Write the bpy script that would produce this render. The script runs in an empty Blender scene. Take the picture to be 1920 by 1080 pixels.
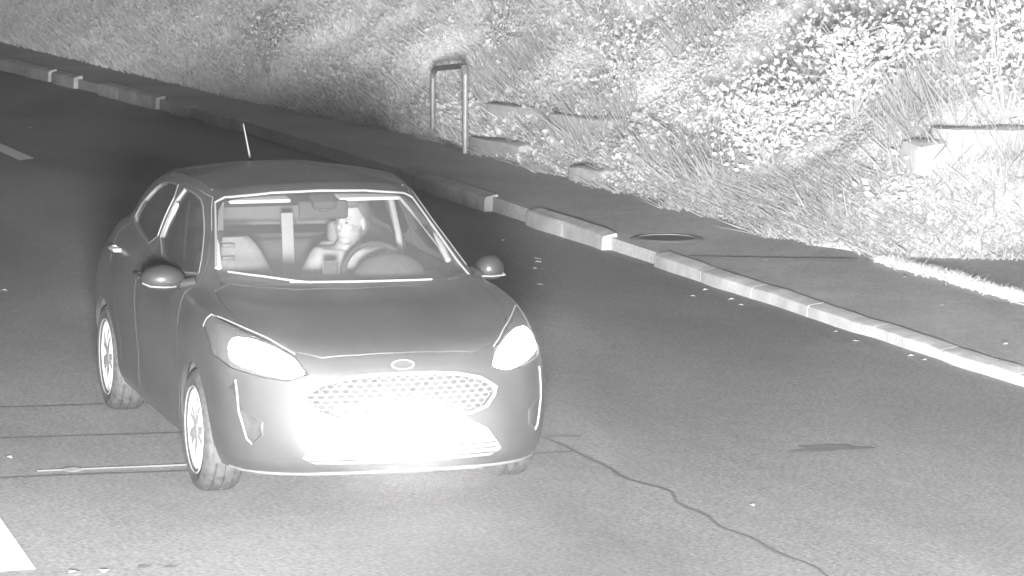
import bpy, bmesh, math, random
import numpy as np
from mathutils import Matrix, Vector, noise
from mathutils.bvhtree import BVHTree
random.seed(7); RNG = np.random.default_rng(7)
SC = bpy.context.scene; COL = SC.collection
# ---------------------------------------------------------------- camera (x = direction the car faces, origin under its front axle)
CP = Vector((14.975, -3.930, 3.024))
cr, cu, cf = Vector((0.300682, 0.953707, 0.005809)), Vector((-0.125624, 0.033568, 0.991510)), Vector((-0.945415, 0.298859, -0.129902))
cam = bpy.data.cameras.new('camera'); co = bpy.data.objects.new('camera', cam); COL.objects.link(co)
co.matrix_world = Matrix(((cr.x, cu.x, -cf.x, CP.x), (cr.y, cu.y, -cf.y, CP.y), (cr.z, cu.z, -cf.z, CP.z), (0, 0, 0, 1)))
cam.sensor_width = 36; cam.lens = 5788.4 / 1920 * 36; cam.clip_end = 1000; cam.clip_start = .1
SC.camera = co
# ---------------------------------------------------------------- light: night, the camera's own infra-red flash plus a faint even sky
W = bpy.data.worlds.new('World'); SC.world = W; W.use_nodes = True
W.node_tree.nodes['Background'].inputs['Color'].default_value = (1, 1, 1, 1)
W.node_tree.nodes['Background'].inputs['Strength'].default_value = 0.11
SC.view_settings.view_transform = 'Standard'; SC.view_settings.look = 'None'; SC.view_settings.gamma = 1
SC.view_settings.exposure = 0.0
BLOOM_HAZE = .0045; SC.cycles.sample_clamp_indirect = 0; SC.cycles.volume_bounces = 1
fl = bpy.data.lights.new('flash', 'SPOT'); fl.energy = 104000; fl.shadow_soft_size = 0.42
fl.spot_size = math.radians(50); fl.spot_blend = .6
FP = Vector((15.2, -3.95, 2.1))
fo = bpy.data.objects.new('flash', fl); fo.location = FP; COL.objects.link(fo)
fo.rotation_euler = (Vector((-4, 1.2, 0)) - FP).to_track_quat('-Z', 'Y').to_euler()

# ---------------------------------------------------------------- helpers
def tag(o, label=None, cat=None, group=None, kind=None):
    if label: o['label'] = label
    if cat: o['category'] = cat
    if group: o['group'] = group
    if kind: o['kind'] = kind
    return o
def empty(name, loc, label, cat, group=None, rz=0):
    o = bpy.data.objects.new(name, None); o.location = loc; o.rotation_euler = (0, 0, rz); COL.objects.link(o)
    o.empty_display_size = .2
    return tag(o, label, cat, group)
def link(name, me, mats, parent=None, smooth=False, sharp=None):
    me.name = name
    o = bpy.data.objects.new(name, me); COL.objects.link(o)
    if not isinstance(mats, (list, tuple)): mats = [mats]
    me.materials.clear()
    for m in mats: me.materials.append(m)
    if parent: o.parent = parent
    if smooth:
        for p in me.polygons: p.use_smooth = True
        if sharp:
            bm = bmesh.new(); bm.from_mesh(me)
            for e in bm.edges:
                if len(e.link_faces) == 2 and e.calc_face_angle(0) > math.radians(sharp): e.smooth = False
            bm.to_mesh(me); bm.free()
    return o
def mesh(v, f):
    me = bpy.data.meshes.new('m'); me.from_pydata([tuple(a) for a in v], [], [tuple(a) for a in f]); me.update(); return me
class MB:
    def __init__(s): s.v = []; s.f = []
    def add(s, v, f):
        n = len(s.v); s.v += [tuple(a) for a in v]; s.f += [tuple(n + i for i in q) for q in f]; return s
    def box(s, c, d, R=None):
        vs = []
        for x in (-.5, .5):
            for y in (-.5, .5):
                for z in (-.5, .5):
                    p = Vector((x * d[0], y * d[1], z * d[2]))
                    if R is not None: p = R @ p
                    vs.append(p + Vector(c))
        return s.add(vs, [(0, 1, 3, 2), (4, 6, 7, 5), (0, 4, 5, 1), (2, 3, 7, 6), (0, 2, 6, 4), (1, 5, 7, 3)])
    def tube(s, pts, r, n=8, closed=False, cap=True):
        pts = [Vector(p) for p in pts]; m = len(pts); vs = []; fs = []
        rs = r if isinstance(r, (list, tuple)) else [r] * m
        up = None
        for i, p in enumerate(pts):
            a = pts[(i - 1) % m] if (closed or i > 0) else p; b = pts[(i + 1) % m] if (closed or i < m - 1) else p
            t = (b - a).normalized() if (b - a).length > 1e-9 else Vector((0, 0, 1))
            if up is None: up = Vector((0, 0, 1)) if abs(t.z) < .9 else Vector((1, 0, 0))
            x = t.cross(up).normalized(); y = x.cross(t).normalized(); up = y
            for k in range(n):
                an = 2 * math.pi * k / n; vs.append(p + (x * math.cos(an) + y * math.sin(an)) * rs[i])
        for i in range(m if closed else m - 1):
            j = (i + 1) % m
            for k in range(n): fs.append((i * n + k, i * n + (k + 1) % n, j * n + (k + 1) % n, j * n + k))
        if cap and not closed: fs += [tuple(range(n - 1, -1, -1)), tuple((m - 1) * n + k for k in range(n))]
        return s.add(vs, fs)
    def lathe(s, prof, n=48, axis='y', c=(0, 0, 0), closed=False):
        vs = []; fs = []; m = len(prof)
        for k in range(n):
            a = 2 * math.pi * k / n
            for (r, h) in prof:
                p = {'y': (r * math.cos(a), h, r * math.sin(a)), 'x': (h, r * math.cos(a), r * math.sin(a)), 'z': (r * math.cos(a), r * math.sin(a), h)}[axis]
                vs.append((p[0] + c[0], p[1] + c[1], p[2] + c[2]))
        for k in range(n):
            k2 = (k + 1) % n
            for i in range(m if closed else m - 1):
                j = (i + 1) % m
                fs.append((k * m + i, k * m + j, k2 * m + j, k2 * m + i))
        return s.add(vs, fs)
    def ball(s, c, d, n=16, R=None):
        vs = []; fs = []
        for i in range(n + 1):
            th = math.pi * i / n
            for k in range(n * 2):
                a = math.pi * k / n
                p = Vector((math.sin(th) * math.cos(a) * d[0], math.sin(th) * math.sin(a) * d[1], math.cos(th) * d[2]))
                if R is not None: p = R @ p
                vs.append(p + Vector(c))
        for i in range(n):
            for k in range(n * 2): fs.append((i * 2 * n + k, i * 2 * n + (k + 1) % (2 * n), (i + 1) * 2 * n + (k + 1) % (2 * n), (i + 1) * 2 * n + k))
        return s.add(vs, fs)
    def me(s):
        m = mesh(s.v, s.f)
        bm = bmesh.new(); bm.from_mesh(m); bmesh.ops.remove_doubles(bm, verts=bm.verts, dist=1e-6)
        bmesh.ops.dissolve_degenerate(bm, edges=bm.edges, dist=1e-7)
        bmesh.ops.recalc_face_normals(bm, faces=bm.faces); bm.to_mesh(m); bm.free(); return m
    def build(s, name, mat, parent=None, smooth=True, sharp=38): return link(name, s.me(), mat, parent, smooth, sharp)
def rounded(o_me, w=.01, seg=2):
    bm = bmesh.new(); bm.from_mesh(o_me)
    bmesh.ops.bevel(bm, geom=bm.edges[:], offset=w, segments=seg, affect='EDGES', profile=.6); bm.to_mesh(o_me); bm.free(); return o_me
def apply_mods(me, mods):
    """mesh -> mesh after modifiers given as (type, dict)"""
    o = bpy.data.objects.new('tmp', me); COL.objects.link(o)
    for t, kw in mods:
        m = o.modifiers.new('m', t)
        for k, v in kw.items(): setattr(m, k, v)
    dg = bpy.context.evaluated_depsgraph_get(); dg.update()
    r = bpy.data.meshes.new_from_object(o.evaluated_get(dg)); bpy.data.objects.remove(o); return r
def boolean(me, cutters, op):
    """cutters: list of meshes, one after the other"""
    cos = []
    for c in cutters:
        o = bpy.data.objects.new('cut', c); COL.objects.link(o); cos.append(o)
    r = apply_mods(me, [('BOOLEAN', dict(operation=op, solver='MANIFOLD', object=o)) for o in cos])
    for o in cos: bpy.data.objects.remove(o)
    return r
def prism(poly, axis, a, b):
    """poly in the plane normal to axis, extruded a..b; axis x: (y,z), y: (x,z), z: (x,y)"""
    n = len(poly); vs = []
    for h in (a, b):
        for (p, q) in poly:
            vs.append({'x': (h, p, q), 'y': (p, h, q), 'z': (p, q, h)}[axis])
    fs = [tuple(range(n)), tuple(range(2 * n - 1, n - 1, -1))] + [(i, (i + 1) % n, n + (i + 1) % n, n + i) for i in range(n)]
    m = mesh(vs, fs); bm = bmesh.new(); bm.from_mesh(m); bmesh.ops.recalc_face_normals(bm, faces=bm.faces)
    bmesh.ops.triangulate(bm, faces=[f for f in bm.faces if len(f.verts) > 4]); bm.to_mesh(m); bm.free(); return m
def smooth_poly(poly, it=2):
    for _ in range(it):
        q = []
        for i in range(len(poly)):
            a = poly[i]; b = poly[(i + 1) % len(poly)]
            q += [(a[0] * .8 + b[0] * .2, a[1] * .8 + b[1] * .2), (a[0] * .2 + b[0] * .8, a[1] * .2 + b[1] * .8)]
        poly = q
    return poly
def mirror_poly(half): return list(half) + [(-a, b) for a, b in reversed(half) if abs(a) > 1e-6]
def grow(poly, d):
    n = len(poly); A = sum(poly[i][0] * poly[(i + 1) % n][1] - poly[(i + 1) % n][0] * poly[i][1] for i in range(n)); s = 1 if A > 0 else -1
    out = []
    for i in range(n):
        a, b, c = poly[i - 1], poly[i], poly[(i + 1) % n]
        n1 = Vector((b[1] - a[1], a[0] - b[0])); n2 = Vector((c[1] - b[1], b[0] - c[0]))
        m = (n1.normalized() + n2.normalized())
        if m.length < .3: m = n1
        m.normalize(); k = min(2.0, 1 / max(.5, m.dot(n1.normalized())))
        out.append((b[0] + m.x * d * s * k, b[1] + m.y * d * s * k))
    return out

# ---------------------------------------------------------------- materials (grey: the photograph is infra-red)
def mat(name, v, rough=.7, metal=0, var=0, scale=6, bump=0, bscale=None, coat=0, v2=None, detail=6, spec=.5, emit=0):
    m = bpy.data.materials.new(name); m.use_nodes = True; nt = m.node_tree; b = nt.nodes['Principled BSDF']
    b.inputs['Base Color'].default_value = (v, v, v, 1); b.inputs['Roughness'].default_value = rough; b.inputs['Metallic'].default_value = metal
    b.inputs['Coat Weight'].default_value = coat; b.inputs['Coat Roughness'].default_value = .22; b.inputs['Specular IOR Level'].default_value = spec
    if emit: b.inputs['Emission Color'].default_value = (1, 1, 1, 1); b.inputs['Emission Strength'].default_value = emit
    tc = nt.nodes.new('ShaderNodeTexCoord')
    if var:
        n = nt.nodes.new('ShaderNodeTexNoise'); n.inputs['Scale'].default_value = scale; n.inputs['Detail'].default_value = detail
        nt.links.new(tc.outputs['Object'], n.inputs['Vector'])
        r = nt.nodes.new('ShaderNodeMapRange'); r.inputs[1].default_value = .3; r.inputs[2].default_value = .7
        r.inputs[3].default_value = max(0, v - var); r.inputs[4].default_value = v + var
        nt.links.new(n.outputs['Fac'], r.inputs[0]); nt.links.new(r.outputs[0], b.inputs['Base Color'])
    if bump:
        n = nt.nodes.new('ShaderNodeTexNoise'); n.inputs['Scale'].default_value = bscale or scale; n.inputs['Detail'].default_value = 5
        nt.links.new(tc.outputs['Object'], n.inputs['Vector'])
        bp = nt.nodes.new('ShaderNodeBump'); bp.inputs['Strength'].default_value = 1; bp.inputs['Distance'].default_value = bump
        nt.links.new(n.outputs['Fac'], bp.inputs['Height']); nt.links.new(bp.outputs[0], b.inputs['Normal'])
    return m
def asphalt(name, v, patch, grain, tracks=False):
    m = mat(name, v, .85, bump=.004, bscale=90); nt = m.node_tree; b = nt.nodes['Principled BSDF']; L = nt.links
    tc = nt.nodes.new('ShaderNodeTexCoord'); b.inputs['Specular IOR Level'].default_value = .25
    def nz(s, d, lo, hi, a, c, dist=0, sc=None):
        n = nt.nodes.new('ShaderNodeTexNoise'); n.inputs['Scale'].default_value = s; n.inputs['Detail'].default_value = d; n.inputs['Distortion'].default_value = dist
        src = tc.outputs['Object']
        if sc:
            mp = nt.nodes.new('ShaderNodeMapping'); mp.inputs['Scale'].default_value = sc; L.new(src, mp.inputs[0]); src = mp.outputs[0]
        L.new(src, n.inputs['Vector'])
        r = nt.nodes.new('ShaderNodeMapRange'); r.inputs[1].default_value = lo; r.inputs[2].default_value = hi; r.inputs[3].default_value = a; r.inputs[4].default_value = c
        L.new(n.outputs['Fac'], r.inputs[0]); return r.outputs[0]
    def mul(p, q):
        x = nt.nodes.new('ShaderNodeMath'); x.operation = 'MULTIPLY'; L.new(p, x.inputs[0]); L.new(q, x.inputs[1]); return x.outputs[0]
    a = nz(.45, 4, .35, .65, v * (1 - patch), v * (1 + patch), .6, (.35, 1, 1) if tracks else None)
    g = nz(38, 3, .25, .75, 1 - grain, 1 + grain)
    g2 = nz(7, 6, .3, .7, .93, 1.07)
    o = mul(mul(a, g), g2); L.new(o, b.inputs['Base Color']); return m
def glassmat(name, v=.92, refl=.06, rough=.03, veil=.0):
    m = bpy.data.materials.new(name); m.use_nodes = True; nt = m.node_tree; nt.nodes.clear(); L = nt.links
    out = nt.nodes.new('ShaderNodeOutputMaterial'); t = nt.nodes.new('ShaderNodeBsdfTransparent'); t.inputs[0].default_value = (v, v, v, 1)
    g = nt.nodes.new('ShaderNodeBsdfGlossy'); g.inputs['Roughness'].default_value = rough
    lw = nt.nodes.new('ShaderNodeLayerWeight'); lw.inputs[0].default_value = .5
    pw = nt.nodes.new('ShaderNodeMath'); pw.operation = 'POWER'; L.new(lw.outputs['Facing'], pw.inputs[0]); pw.inputs[1].default_value = 5
    fr = nt.nodes.new('ShaderNodeMath'); fr.operation = 'MULTIPLY_ADD'; L.new(pw.outputs[0], fr.inputs[0]); fr.inputs[1].default_value = .9; fr.inputs[2].default_value = .04
    mx = nt.nodes.new('ShaderNodeMixShader'); L.new(fr.outputs[0], mx.inputs[0]); L.new(t.outputs[0], mx.inputs[1]); L.new(g.outputs[0], mx.inputs[2])
    if veil:   # diffuse layer that paints a soft glare veil on the glass
        d = nt.nodes.new('ShaderNodeBsdfDiffuse'); d.inputs[0].default_value = (.6, .6, .6, 1)
        m2 = nt.nodes.new('ShaderNodeMixShader'); m2.inputs[0].default_value = veil
        L.new(mx.outputs[0], m2.inputs[1]); L.new(d.outputs[0], m2.inputs[2]); L.new(m2.outputs[0], out.inputs[0])
    else: L.new(mx.outputs[0], out.inputs[0])
    return m
M = {}
M['asphalt'] = asphalt('asphalt', .25, .20, .34, True)
M['pave'] = asphalt('pavement_asphalt', .43, .14, .25)
M['seam'] = mat('tar_seam', .14, .8, var=.02, scale=8)
M['paint'] = mat('road_paint', .8, .7, var=.06, scale=30)
M['paint_worn'] = mat('worn_road_paint', .5, .7, var=.2, scale=9)
M['kerb'] = mat('kerb_concrete', .40, .9, var=.09, scale=5, bump=.006, bscale=40)
M['stone'] = mat('stone', .36, .95, var=.04, scale=7, bump=.006, bscale=12)
M['iron'] = mat('cast_iron', .10, .6, var=.02, scale=20)
M['soil'] = mat('soil', .74, .95, var=.12, scale=4, bump=.03, bscale=9)
M['galv'] = mat('galvanised_steel', .30, .5, .2, var=.05, scale=10)
M['galv_dull'] = mat('dull_steel', .22, .6, var=.05, scale=14)
M['car'] = mat('metallic_paint', .040, .55, .0, var=.010, scale=2.5, coat=.4, spec=.3)
b_ = M['car'].node_tree.nodes['Principled BSDF']; b_.inputs['Coat Roughness'].default_value = .14
b_.inputs['Sheen Weight'].default_value = .008; b_.inputs['Sheen Roughness'].default_value = .45   # sheen added to brighten panels seen at a grazing angle
M['trim_in'] = mat('interior_trim', .2, .8)
M['gap'] = mat('dark_gap', .03, .8)
M['plastic'] = mat('grey_plastic', .05, .8, var=.015, scale=20, spec=.15)
M['liner'] = mat('underbody_plastic', .05, .8)
M['chrome'] = mat('bright_trim', .36, .35, .4)
M['mesh_grille'] = mat('grille_mesh', .12, .7, spec=.2)
M['rubber'] = mat('tyre_rubber', .05, .8, var=.02, scale=30, bump=.002, bscale=80)
M['alloy'] = mat('alloy_rim', .30, .5, .2)
M['seal'] = mat('window_seal', .15, .5)
M['glass'] = glassmat('car_glass', .80, veil=.05)
M['glass_side'] = glassmat('tinted_glass', .5, veil=.04)
M['intake'] = mat('glow_pale_plastic', .22, .5)  # pale tone stands in for the glow spreading from the number plate
M['mirror_cap'] = mat('mirror_cap', .02, .6, coat=.35, spec=.2)
M['plate'] = mat('plate_sheeting', .9, .4)
def sheeting(m, rough, n):
    # retro-reflective sheeting imitated: gloss normal fixed towards the flash and camera, so it glares
    nt = m.node_tree; b = nt.nodes['Principled BSDF']; g = nt.nodes.new('ShaderNodeBsdfGlossy'); g.inputs['Roughness'].default_value = rough; g.inputs[0].default_value = (.8, .8, .8, 1)
    c = nt.nodes.new('ShaderNodeCombineXYZ')
    for k in range(3): c.inputs[k].default_value = n[k]
    nt.links.new(c.outputs[0], g.inputs['Normal']); mx = nt.nodes.new('ShaderNodeMixShader'); mx.inputs[0].default_value = .6
    nt.links.new(b.outputs[0], mx.inputs[1]); nt.links.new(g.outputs[0], mx.inputs[2]); nt.links.new(mx.outputs[0], nt.nodes['Material Output'].inputs[0])
sheeting(M['plate'], .29, (.955, -.265, .12))
M['lamp'] = mat('lit_headlamp', .8, .3, emit=12)
M['lampclear'] = mat('lamp_housing', .07, .2, coat=.8)
M['dash'] = mat('dashboard', .055, .8, var=.01, scale=30)
M['seatf'] = mat('seat_fabric', .20, .9, var=.03, scale=60)
M['belt'] = mat('seat_belt', .3, .8)
M['skin'] = mat('skin', .34, .55)
M['shirt'] = mat('light_shirt', .32, .9, var=.04, scale=12, bump=.01, bscale=10)
M['trouser'] = mat('trousers', .12, .9)
M['wseal'] = mat('dull_seal', .12, .5)
M['blade_trim'] = mat('satin_trim', .14, .45, .2)
M['hair'] = mat('hair', .10, .7, bump=.004, bscale=60)
def leafmat(name, v, var):
    m = mat(name, v, .7, var=var, scale=1.3, spec=.2); nt = m.node_tree; b = nt.nodes['Principled BSDF']
    tr = nt.nodes.new('ShaderNodeBsdfTranslucent'); mx = nt.nodes.new('ShaderNodeMixShader'); mx.inputs[0].default_value = .5
    src = b.inputs['Base Color'].links[0].from_socket; nt.links.new(src, tr.inputs[0])
    out = nt.nodes['Material Output']; nt.links.new(b.outputs[0], mx.inputs[1]); nt.links.new(tr.outputs[0], mx.inputs[2]); nt.links.new(mx.outputs[0], out.inputs[0]); return m
M['leaf'] = leafmat('bright_leaf', .90, .04)
M['leaf_near'] = leafmat('toned_down_leaf', .54, .07)  # darkened copy of the bright leaf, offsets the strong flash on the near bank
M['leaf2'] = leafmat('mid_leaf', .92, .12)
M['blade'] = leafmat('grass_blade', .88, .08)
M['twig'] = mat('twig', .30, .8, var=.06, scale=12)
M['visor'] = mat('visor_vinyl', .7, .7)
M['litter'] = mat('pale_litter', .75, .8)

ROWS=[
[(.80,0,.19),(.79,.25,.19),(.74,.5,.19),(.62,.68,.20),(.42,.78,.2),(0,.81,.2),(-.6,.81,.2),(-1.2,.81,.2),(-1.9,.81,.21),(-2.5,.81,.22),(-2.95,.76,.25),(-3.13,.5,.28),(-3.18,0,.28)],
[(.875,0,.28),(.865,.27,.28),(.805,.52,.28),(.65,.72,.28),(.42,.82,.29),(0,.845,.3),(-.6,.845,.3),(-1.2,.845,.3),(-1.9,.845,.3),(-2.5,.845,.3),(-2.95,.79,.36),(-3.15,.5,.38),(-3.2,0,.38)],
[(.865,0,.44),(.85,.27,.44),(.79,.54,.44),(.64,.74,.44),(.42,.84,.44),(0,.865,.46),(-.6,.85,.46),(-1.2,.85,.46),(-1.9,.85,.46),(-2.5,.865,.46),(-2.95,.82,.5),(-3.2,.5,.5),(-3.25,0,.5)],
[(.835,0,.6),(.82,.27,.6),(.75,.54,.6),(.61,.745,.6),(.4,.84,.6),(0,.87,.62),(-.6,.865,.64),(-1.2,.865,.65),(-1.9,.865,.66),(-2.5,.875,.67),(-2.95,.82,.68),(-3.18,.5,.68),(-3.24,0,.68)],
[(.80,0,.72),(.78,.27,.72),(.70,.54,.72),(.52,.755,.73),(.32,.83,.75),(0,.86,.78),(-.6,.865,.80),(-1.2,.865,.82),(-1.9,.865,.83),(-2.5,.86,.85),(-2.95,.79,.85),(-3.15,.5,.85),(-3.22,0,.85)],
[(.70,0,.80),(.68,.27,.80),(.58,.52,.82),(.40,.71,.85),(.20,.785,.885),(-.1,.815,.915),(-.6,.83,.93),(-1.2,.83,.955),(-1.9,.82,.99),(-2.5,.79,1.02),(-2.9,.70,1.03),(-3.08,.48,1.0),(-3.16,0,1.0)],
[(.40,0,.885),(.39,.26,.885),(.30,.49,.89),(.12,.66,.915),(-.08,.725,.94),(-.3,.76,.96),(-.6,.785,.975),(-1.2,.79,.995),(-1.9,.78,1.03),(-2.5,.74,1.065),(-2.86,.66,1.075),(-3.02,.46,1.04),(-3.09,0,1.04)],
[(.0,0,.965),(-.02,.25,.965),(-.1,.47,.97),(-.22,.61,.98),(-.33,.68,.99),(-.45,.725,.995),(-.68,.755,1.005),(-1.2,.76,1.025),(-1.9,.745,1.06),(-2.5,.70,1.095),(-2.82,.63,1.1),(-2.98,.45,1.07),(-3.05,0,1.07)],
[(-.45,0,1.2),(-.47,.25,1.2),(-.53,.44,1.195),(-.62,.555,1.19),(-.70,.61,1.19),(-.8,.65,1.19),(-.95,.675,1.2),(-1.35,.685,1.22),(-1.95,.67,1.24),(-2.4,.63,1.25),(-2.65,.57,1.26),(-2.8,.42,1.25),(-2.86,0,1.25)],
[(-.88,0,1.415),(-.89,.25,1.41),(-.93,.42,1.395),(-.99,.50,1.38),(-1.04,.535,1.375),(-1.12,.56,1.385),(-1.25,.58,1.395),(-1.5,.585,1.405),(-2.0,.568,1.39),(-2.35,.54,1.36),(-2.55,.50,1.345),(-2.68,.40,1.355),(-2.75,0,1.37)],
[(-1.05,0,1.445),(-1.06,.24,1.44),(-1.09,.38,1.427),(-1.14,.44,1.42),(-1.2,.47,1.42),(-1.27,.49,1.427),(-1.37,.505,1.435),(-1.55,.50,1.442),(-2.0,.48,1.425),(-2.25,.46,1.402),(-2.4,.42,1.39),(-2.52,.33,1.395),(-2.57,0,1.415)],
[(-1.4,0,1.472),(-1.41,.12,1.471),(-1.44,.19,1.469),(-1.48,.22,1.467),(-1.52,.235,1.466),(-1.56,.245,1.466),(-1.62,.252,1.466),(-1.7,.255,1.466),(-1.8,.25,1.466),(-1.86,.24,1.465),(-1.92,.22,1.465),(-1.98,.17,1.465),(-2.02,0,1.466)],
]

# ================================================================= SETTING
EDGE = [(-110, -3), (-60, 2.4), (-41, 4.1), (-25.6, 5.05), (-18.2, 5.86), (-13.3, 5.85), (-10.5, 5.95), (-8.1, 6.0), (-7.35, 6.35), (-7.0, 7.3), (-6.9, 9.5), (-6, 14), (-5, 30)]
def sd(x, y):
    """signed distance into the bank, vectorised"""
    x = np.asarray(x, float); y = np.asarray(y, float); best = np.full(x.shape, 1e9); s = np.ones(x.shape)
    for (a, b), (c, d) in zip(EDGE[:-1], EDGE[1:]):
        t = np.clip(((x - a) * (c - a) + (y - b) * (d - b)) / ((c - a) ** 2 + (d - b) ** 2), 0, 1)
        D = np.hypot(x - a - t * (c - a), y - b - t * (d - b)); w = D < best
        best = np.where(w, D, best); s = np.where(w, np.where((c - a) * (y - b) - (d - b) * (x - a) > 0, 1, -1), s)
    return best * s
def lump(x, y): return .06 * np.sin(x * 1.3 + 1.7 * np.sin(y * .9)) + .07 * np.sin(x * 2.9 + y * 2.3) + .05 * np.sin(x * 5.1 - y * 3.7)
def bank_z(x, y):
    d = sd(x, y)
    h = np.where(d < 6, .62 * d, 3.72 + .2 * (d - 6))
    return np.where(d < 0, .02 + d * .3, .10 + h + lump(x, y) * np.clip(d / 1.0, 0, 1))
def grid_mesh(xs, ys, zf):
    X, Y = np.meshgrid(xs, ys, indexing='ij'); Z = zf(X, Y); nx, ny = X.shape
    v = np.stack([X, Y, Z], -1).reshape(-1, 3); i = np.arange(nx - 1)[:, None] * ny + np.arange(ny - 1)[None]
    f = np.stack([i, i + ny, i + ny + 1, i + 1], -1).reshape(-1, 4); return mesh(v.tolist(), f.tolist())
def strip(pa, pb, za, zb):
    v = [(x, y, za) for x, y in pa] + [(x, y, zb) for x, y in pb]; n = len(pa)
    return v, [(i, i + 1, n + i + 1, n + i) for i in range(n - 1)]
g = link('ground', mesh([(-600, -600, -.03), (600, -600, -.03), (600, 600, -.03), (-600, 600, -.03)], [(0, 1, 2, 3)]), M['soil']); tag(g, kind='structure')
r = link('road', mesh([(-150, -9, 0), (60, -9, 0), (60, 4.9, 0), (-150, 4.9, 0)], [(0, 1, 2, 3)]), M['asphalt']); tag(r, kind='structure')
KERB = [(-110, -4.5), (-60, 1.0), (-45, 2.3), (-35, 3.2), (-25.8, 3.94), (-22, 4.2), (-12.2, 4.44), (-9, 4.5), (-1.8, 4.66), (4, 4.78), (40, 5.4)]
def ky(x):
    return float(np.interp(x, [k[0] for k in KERB], [k[1] for k in KERB]))
# pavement: raised sheet behind the kerb, with its own dark vertical side where kerb stones are missing
xs = [k[0] for k in KERB]; vs = []; fs = []
xs = sorted(set(xs + list(np.linspace(-34, 6, 41))))
PZ = lambda x: float(np.interp(x, [-12, -9, -4], [.135, .105, .07]))
for x in xs: vs += [(x, ky(x) + .06, -.02), (x, ky(x) + .06, PZ(x)), (x, ky(x) + 1.0, max(PZ(x), .09)), (x, 18.0, .105)]
for i in range(len(xs) - 1):
    for k in (0, 1, 2): fs.append((i * 4 + k, i * 4 + k + 1, i * 4 + 5 + k, i * 4 + 4 + k))
tag(link('pavement', mesh(vs, fs), M['pave']), kind='structure')
# kerb stones: pale raised runs with open gaps between them
mb = MB()
prof = [(0.0, -.02), (0.003, .06), (.008, .074), (.022, .082), (.13, .096), (.137, .09), (.14, -.02)]
KH = lambda x: float(np.interp(x, [-28, -10, -7.5, -3], [2.0, 1.65, 1.2, .9]))
def kerb_run(x0, x1):
    n = max(2, int(abs(x1 - x0) / .25)); pts = np.linspace(x0, x1, n + 1); vs = []; fs = []; m = len(prof)
    for i, x in enumerate(pts):
        wob = .012 * math.sin(x * 3.1) + .008 * math.sin(x * 7.7); end = .006 if i in (0, n) else 0
        for (o, z) in prof: vs.append((x, ky(x) - .02 + o + wob + end, z * (KH(x) if z > 0 else 1) - end * .6 + .003 * math.sin(x * 11)))
    for i in range(n):
        for k in range(m - 1): fs.append((i * m + k, i * m + k + 1, (i + 1) * m + k + 1, (i + 1) * m + k))
    fs += [tuple(range(m)), tuple(n * m + k for k in reversed(range(m)))]
    mb.add(vs, fs)
for a, b in [(-100, -31.8), (-31.6, -30.2), (-28.7, -25.8), (-25, -24.2), (-23.5, -21.8), (-15.0, -12.3), (-11.15, -9.15), (-8.0, -5.0), (-4.985, -1.9), (-1.885, 2.0), (2.015, 6), (6.015, 40)]:
    k = max(1, round((b - a) / .95)) if a > -40 else 1
    for q in range(k): kerb_run(a + (b - a) * q / k + (.004 if q else 0), a + (b - a) * (q + 1) / k - (.004 if q < k - 1 else 0))
tag(mb.build('kerb', M['kerb'], smooth=True, sharp=30), kind='structure')
# gutter grime beside the kerb, seams, paint
def sheet(name, poly, z, m, kind='structure'):
    return tag(link(name, mesh([(x, y, z) for x, y in poly], [tuple(range(len(poly)))]), m), kind=kind)
def ribbon(mb, pts, w, z, jit=0):
    L = []; R = []; P = []
    for i in range(len(pts) - 1):
        a = Vector(pts[i]); b = Vector(pts[i + 1]); n = max(1, int((b - a).length / .12))
        P += [a.lerp(b, k / n) for k in range(n)]
    P.append(Vector(pts[-1]))
    for i, p in enumerate(P):
        t = (P[min(i + 1, len(P) - 1)] - P[max(i - 1, 0)]).normalized(); nrm = Vector((-t.y, t.x))
        j = jit * (noise.noise(Vector((p.x * 2.2, p.y * 2.2, 3))) ) ; ww = w * (1 + (.8 * noise.noise(Vector((p.x * 3, p.y * 3, 9))) if jit else 0))
        L.append(p + nrm * (ww / 2 + j)); R.append(p + nrm * (-ww / 2 + j))
    v, f = strip(L, R, z, z); mb.add(v, f)
mb = MB()
ribbon(mb, [(-2.72, -7), (-2.71, -1.44), (-2.62, -.43), (-2.6, 1.2)], .028, .004, .02)
ribbon(mb, [(-1.72, -7), (-1.70, -1.5), (-1.62, -.6), (-1.6, 1.25)], .028, .004, .02)
ribbon(mb, [(-.60, -7), (-.58, -1.6), (-.50, -.8), (-.48, 1.3)], .028, .004, .02)
ribbon(mb, [(-1.4, 1.27), (-.95, 1.29), (.6, 1.36), (2.66, 1.41), (6, 1.5)], .020, .005, .09)
ribbon(mb, [(-14.5, -1.35), (-11, -1.0), (-8.5, -.95)], .05, .005, .08)
ribbon(mb, [(-.95, 1.30), (-.9, 1.5)], .02, .006, .02)
tag(link('road_seams', mb.me(), M['seam']), kind='structure')
mb = MB(); ribbon(mb, [(-.69, -1.54), (-.62, -.3), (-.58, .6)], .04, .008, .006)
tag(link('thin_cross_line', mb.me(), M['paint']), kind='structure')
sheet('lane_marking', [(-2.5, -2.7), (1.62, -2.42), (1.60, -1.9), (-1.2, -1.88), (-2.5, -1.86)], .008, M['paint'])
sheet('lane_marking', [(-23.5, .86), (-18.55, 1.04), (-18.75, 1.24), (-23.5, 1.05)], .008, M['paint'])
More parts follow.
